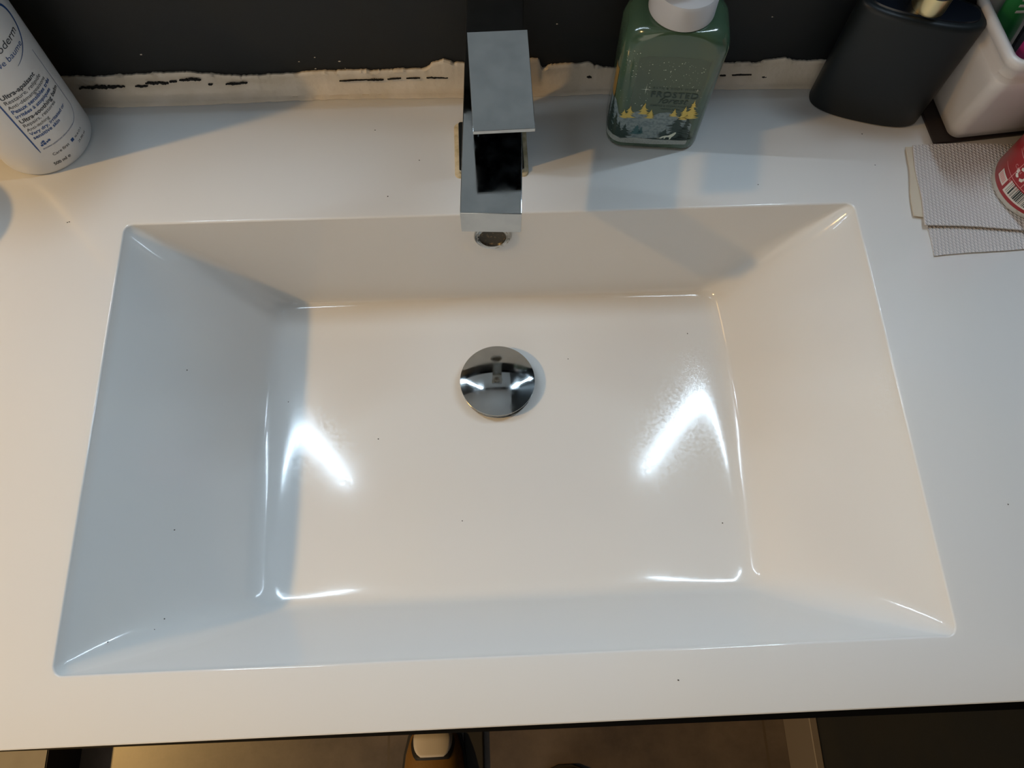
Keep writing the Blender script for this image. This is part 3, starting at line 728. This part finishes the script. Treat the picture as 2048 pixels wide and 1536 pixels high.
# ------------------------------------------------------------------ napkin and red can
def sheet(pts, z0, th, m, name, par, wav=0.0006, seed=1, sub=14):
    """quad sheet between four corners, gently rippled, with real thickness; pts: front-left, front-right, back-right, back-left"""
    r2 = random.Random(seed); ph = [r2.uniform(0, 6) for _ in range(4)]
    vs, fs = [], []
    for lay in (0, 1):
        for j in range(sub+1):
            for i in range(sub+1):
                u, v = i/sub, j/sub
                x = (pts[0][0]*(1-u)+pts[1][0]*u)*(1-v)+(pts[3][0]*(1-u)+pts[2][0]*u)*v
                y = (pts[0][1]*(1-u)+pts[1][1]*u)*(1-v)+(pts[3][1]*(1-u)+pts[2][1]*u)*v
                e = (1-lay)
                zz = z0+(th if lay == 0 else 0)+(wav*(0.5+0.5*math.sin(5*u+ph[0])*math.cos(4*v+ph[1])) if True else 0)
                x += 0.0006*math.sin(9*v+ph[2])*(1 if i in (0, sub) else 0); y += 0.0006*math.sin(8*u+ph[3])*(1 if j in (0, sub) else 0)
                vs.append((x, y, zz))
    N = (sub+1)**2
    idx = lambda l, i, j: l*N+j*(sub+1)+i
    for j in range(sub):
        for i in range(sub):
            fs.append((idx(0, i, j), idx(0, i+1, j), idx(0, i+1, j+1), idx(0, i, j+1)))
            fs.append((idx(1, i, j), idx(1, i, j+1), idx(1, i+1, j+1), idx(1, i+1, j)))
    for i in range(sub):
        fs.append((idx(0, i, 0), idx(1, i, 0), idx(1, i+1, 0), idx(0, i+1, 0))); fs.append((idx(0, i, sub), idx(0, i+1, sub), idx(1, i+1, sub), idx(1, i, sub)))
        fs.append((idx(0, 0, i), idx(0, 0, i+1), idx(1, 0, i+1), idx(1, 0, i))); fs.append((idx(0, sub, i), idx(1, sub, i), idx(1, sub, i+1), idx(0, sub, i+1)))
    return mesh_obj(name, vs, fs, m, par, smooth=True, angle=50)
nap = thing('paper_napkin', 'folded white embossed paper napkin lying flat under the red can', 'napkin', (0.37, -0.12, 0))
sheet([(.3258, -.1735), (.4480, -.1660), (.4500, -.0790), (.3290, -.0765)], 0.0004, .0008, m_napkin, 'lower_layer', nap, .0003, 2)
sheet([(.3175, -.1385), (.4450, -.1560), (.4500, -.0780), (.3270, -.0755)], 0.0018, .0009, m_napkin_y, 'middle_layer', nap, .0003, 3)
sheet([(.3240, -.1480), (.4440, -.1590), (.4500, -.0770), (.3305, -.0752)], 0.0033, .0010, m_napkin, 'top_layer', nap, .0005, 5)

CXc, CYc, CR, CZ = 0.4165, -0.1180, 0.0335, 0.0052
can = thing('spray_can', 'red aerosol can with recycling sign and barcode standing on the paper napkin', 'can', (CXc, CYc, CZ))
MB().loft([circ(CXc, CYc, CZ, .0318, 64), circ(CXc, CYc, CZ+.0008, .0334, 64), circ(CXc, CYc, CZ+.0030, .0338, 64), circ(CXc, CYc, CZ+.0044, .0333, 64)]).obj('base_rim', m_canrim, can, smooth=True, angle=50, label='scuffed metal base rim')
MB().loft([circ(CXc, CYc, CZ+.0042, CR-.0004, 64), circ(CXc, CYc, CZ+.0050, CR, 64), circ(CXc, CYc, .110, CR, 64), circ(CXc, CYc, .116, CR-.004, 64), circ(CXc, CYc, .120, CR-.012, 64)]).obj('body', m_red, can, smooth=True, angle=50)
MB().loft([circ(CXc, CYc, .119, .020, 40), circ(CXc, CYc, .138, .019, 40), circ(CXc, CYc, .141, .015, 40)]).obj('cap', m_matteblack, can, smooth=True, angle=50)
def cmap(offn):
    return lambda pts: [(CXc+(CR+offn)*math.cos(math.radians(218)+x/CR), CYc+(CR+offn)*math.sin(math.radians(218)+x/CR), CZ+.0005+y*1.15) for x, y in [((x-.0035-(-.0085))*1.2+(-.0085), y) for x, y in pts]]
def cpoly(polys, m, name, offn=.00015):
    b_ = MB()
    for q in polys: b_.add(cmap(offn)(q), [tuple(range(len(q)))])
    return b_.obj(name, m, can, kind='open')
def rect(x0, x1, y0, y1): return [(x0, y0), (x1, y0), (x1, y1), (x0, y1)]
def grid(x0, x1, y0, y1, k=8): return [rect(x0+(x1-x0)*i/k, x0+(x1-x0)*(i+1)/k, y0, y1) for i in range(k)]
cpoly(grid(-.0215, -.0125, .0078, .0140, 5), m_cwhite, 'print_box')
cpoly([rect(-.0205+.0012*i, -.0197+.0012*i, .0088, .0128) for i in range(6)], m_pink, 'print', .0002)
cpoly(grid(-.0105, .020, .0065, .0165, 14), m_cwhite, 'barcode_field')
x = -.0090; bars = []
while x < .019:
    w_ = rs.choice((.0003, .0005, .0008, .0011)); bars.append(rect(x, x+w_, .0080, .0165)); x += w_+rs.choice((.0003, .0005, .0008))
cpoly(bars, m_bar, 'barcode', .0002)
lines = grid(-.024, .02, .0176, .0180, 16)+grid(-.0225, .02, .0320, .0324, 16)+[rect(-.0128, -.0124, .0078, .0320), rect(-.0035, -.0031, .0180, .0320)]
cpoly(lines, m_pink, 'print')
sym = []
cx_, cy_ = -.0085, .0248
for k in range(3):
    for dd in (-0.42, 0.42):
        a = math.radians(90+120*k)+dd; r1 = .0035
        px_, py_ = cx_+r1*math.cos(a), cy_+r1*math.sin(a)
        t = a+PI/2
        q = []
        for (e, f) in ((-.0013, -.0010), (.0013, -.0010), (.0015, .0004), (.0006, .0012), (-.0013, .0009)):
            q.append((px_+e*math.cos(t)+f*math.cos(a), py_+e*math.sin(t)+f*math.sin(a)))
        sym.append(q)
cpoly(sym, m_cwhite, 'recycling_sign', .0002)
vs, fs = text_geo('CAN', .0032, space=1.1); mesh_obj('print', cmap(.0002)([(-.0165+x, .0240+y) for x, y in vs]), fs, m_pink, can, kind='open')
vs, fs = text_geo('RECYCLE', .0022); mesh_obj('print', cmap(.0002)([(-.0120+x, .0145+y) for x, y in vs]), fs, m_pink, can, kind='open')
vs, fs = text_geo('UN1950', .0028); mesh_obj('print', cmap(.0002)([(-.0225+x, .0335+y) for x, y in vs]), fs, m_pink, can, kind='open')

# ------------------------------------------------------------------ shoes on the floor
def shoe(cx, tip, label, tilt=0.0):
    t = thing('shoe', label, 'shoe', (cx, tip-0.13, -0.85), 'pair of tan shoes on the floor')
    def ring(s, zt_v, wd, zb_=-0.835):
        pts = []
        for i in range(24):
            a = 2*PI*i/24; c, si = math.cos(a), math.sin(a)
            z = zb_+(zt_v-zb_)*max(0, si)**0.75 if si > 0 else zb_
            pts.append((cx+tilt*s+wd*math.copysign(abs(c)**0.8, c), tip-s, z))
        return pts
    MB().loft([ring(0.0, -.828, .012), ring(.006, -.812, .026), ring(.02, -.797, .037), ring(.045, -.786, .044), ring(.08, -.776, .048), ring(.13, -.762, .044), ring(.18, -.755, .036), ring(.25, -.757, .034), ring(.27, -.765, .022)]).obj('upper', m_tan, t, smooth=True, angle=60)
    def sring(s, wd, z): return [(cx+tilt*s-wd, tip-s, z), (cx+tilt*s+wd, tip-s, z)]
    prof = [(-.004, .010), (.003, .028), (.018, .041), (.045, .048), (.08, .052), (.13, .047), (.18, .039), (.25, .037), (.275, .022)]
    top_ = [(cx+tilt*s+wd, tip-s) for s, wd in prof]+[(cx+tilt*s-wd, tip-s) for s, wd in prof[::-1]]
    MB().loft([[(x, y, -.8495) for x, y in top_], [(x, y, -.834) for x, y in top_]]).obj('sole', m_rubber, t, smooth=True, angle=40)
    # pale patch over the toes with a black edge
    def patch(g, lift, m, name):
        vs = []; fs = []
        rows_ = 10; colsn = 10
        for j in range(rows_+1):
            s = .010-g+( .036+2*g)*j/rows_
            # height and width of the upper at s
            tb = [(0.0, -.828, .012), (.006, -.812, .026), (.02, -.797, .037), (.045, -.786, .044), (.08, -.776, .048)]
            for (a, za, wa), (b, zb2, wb) in zip(tb, tb[1:]):
                if a <= s <= b:
                    u = (s-a)/(b-a); zt2 = za+(zb2-za)*u; wd = wa+(wb-wa)*u; break
            half = (0.030+g)*math.sqrt(max(0.0, 1-((s-.010)/(.040+g*2))**4))
            half = min(half, wd*0.86)
            for i in range(colsn+1):
                x = -half+2*half*i/colsn; c = min(0.999, (abs(x)/wd)**(1/0.8)); si = math.sqrt(1-c*c)
                vs.append((cx+tilt*s+x, tip-s, -.835+(zt2+.835)*si**0.75+lift))
        for j in range(rows_):
            for i in range(colsn): a = j*(colsn+1)+i; fs.append((a, a+1, a+colsn+2, a+colsn+1))
        o = mesh_obj(name, vs, fs, m, t, smooth=True); sm = o.modifiers.new('s', 'SOLIDIFY'); sm.thickness = .002; sm.offset = -1
    patch(.004, .0012, m_rubber, 'toe_edge'); patch(0, .0022, m_sock, 'toe_patch')
    return t
shoe(-0.1150, -0.5080, 'tan shoe with a pale black-edged toe patch, poking out below the counter edge')
shoe(0.088, -0.5820, 'tan shoe whose black toe edge just enters the bottom of the picture')
bb = MB().box(-0.0690, -0.0380, -0.95, -0.47, -0.8495, -0.836).obj('floor_box', m_rubber, label='long black box on the floor right of the tan shoe', cat='box'); bevel(bb, .003)

# off-white cup beyond the left edge: its shadow falls onto the counter beside the lotion bottle
cup = thing('cup', 'pale round cup at the far left of the counter in front of the lotion bottle', 'cup', (-0.466, -0.138, 0))
cx_, cy_ = -0.466, -0.138
MB().loft([circ(cx_, cy_, 0, .026, 40), circ(cx_, cy_, .002, .029, 40), circ(cx_, cy_, .070, .036, 40), circ(cx_, cy_, .071, .035, 40), circ(cx_, cy_, .070, .034, 40), circ(cx_, cy_, .006, .026, 40)]).obj('body', m_whitepl, cup, smooth=True, angle=40)

# ------------------------------------------------------------------ dust, hairs and specks
dust = MB()
H = 0.0001
def speck(x, y, z, s, nx=0, ny=0):
    a = rs.uniform(0, PI)
    k = 6; base_ = [(x+s*math.cos(a+2*PI*i/k)*rs.uniform(.6, 1.2), y+s*math.sin(a+2*PI*i/k)*rs.uniform(.5, 1), z) for i in range(k)]
    dust.add(base_+[(x, y, z+s*0.6)], [(i, (i+1) % k, k) for i in range(k)]+[tuple(range(k-1, -1, -1))])
for x, y in ((-.318, -.121), (-.3165, -.1205), (-.091, -.0435), (-.056, -.0735), (.205, -.105), (.33, -.36), (-.08, -.106), (.296, -.060), (.3, -.09), (-.31, -.43), (.1, -.458)): speck(x, y, H, .0006)
for x, y in ((-.0328, -.335), (-.10, -.265), (.172, -.345), (.06, -.20), (-.175, -.23), (.165, -.18)): speck(x, y, zf(x, y)+.0002, .0006)
def wallz(x): return -.1*min(1, (x-RX0)/(FX0-RX0))
for x, y in ((-.232, -.405), (-.236, -.412), (-.226, -.413), (-.219, -.414), (-.255, -.42), (-.262, -.432), (-.20, -.40), (-.232, -.345), (-.235, -.225)): speck(x, y, wallz(x)+.0010, .0006)
dust.obj('dust', m_speck, sink, kind='stuff', label='dark dust specks')
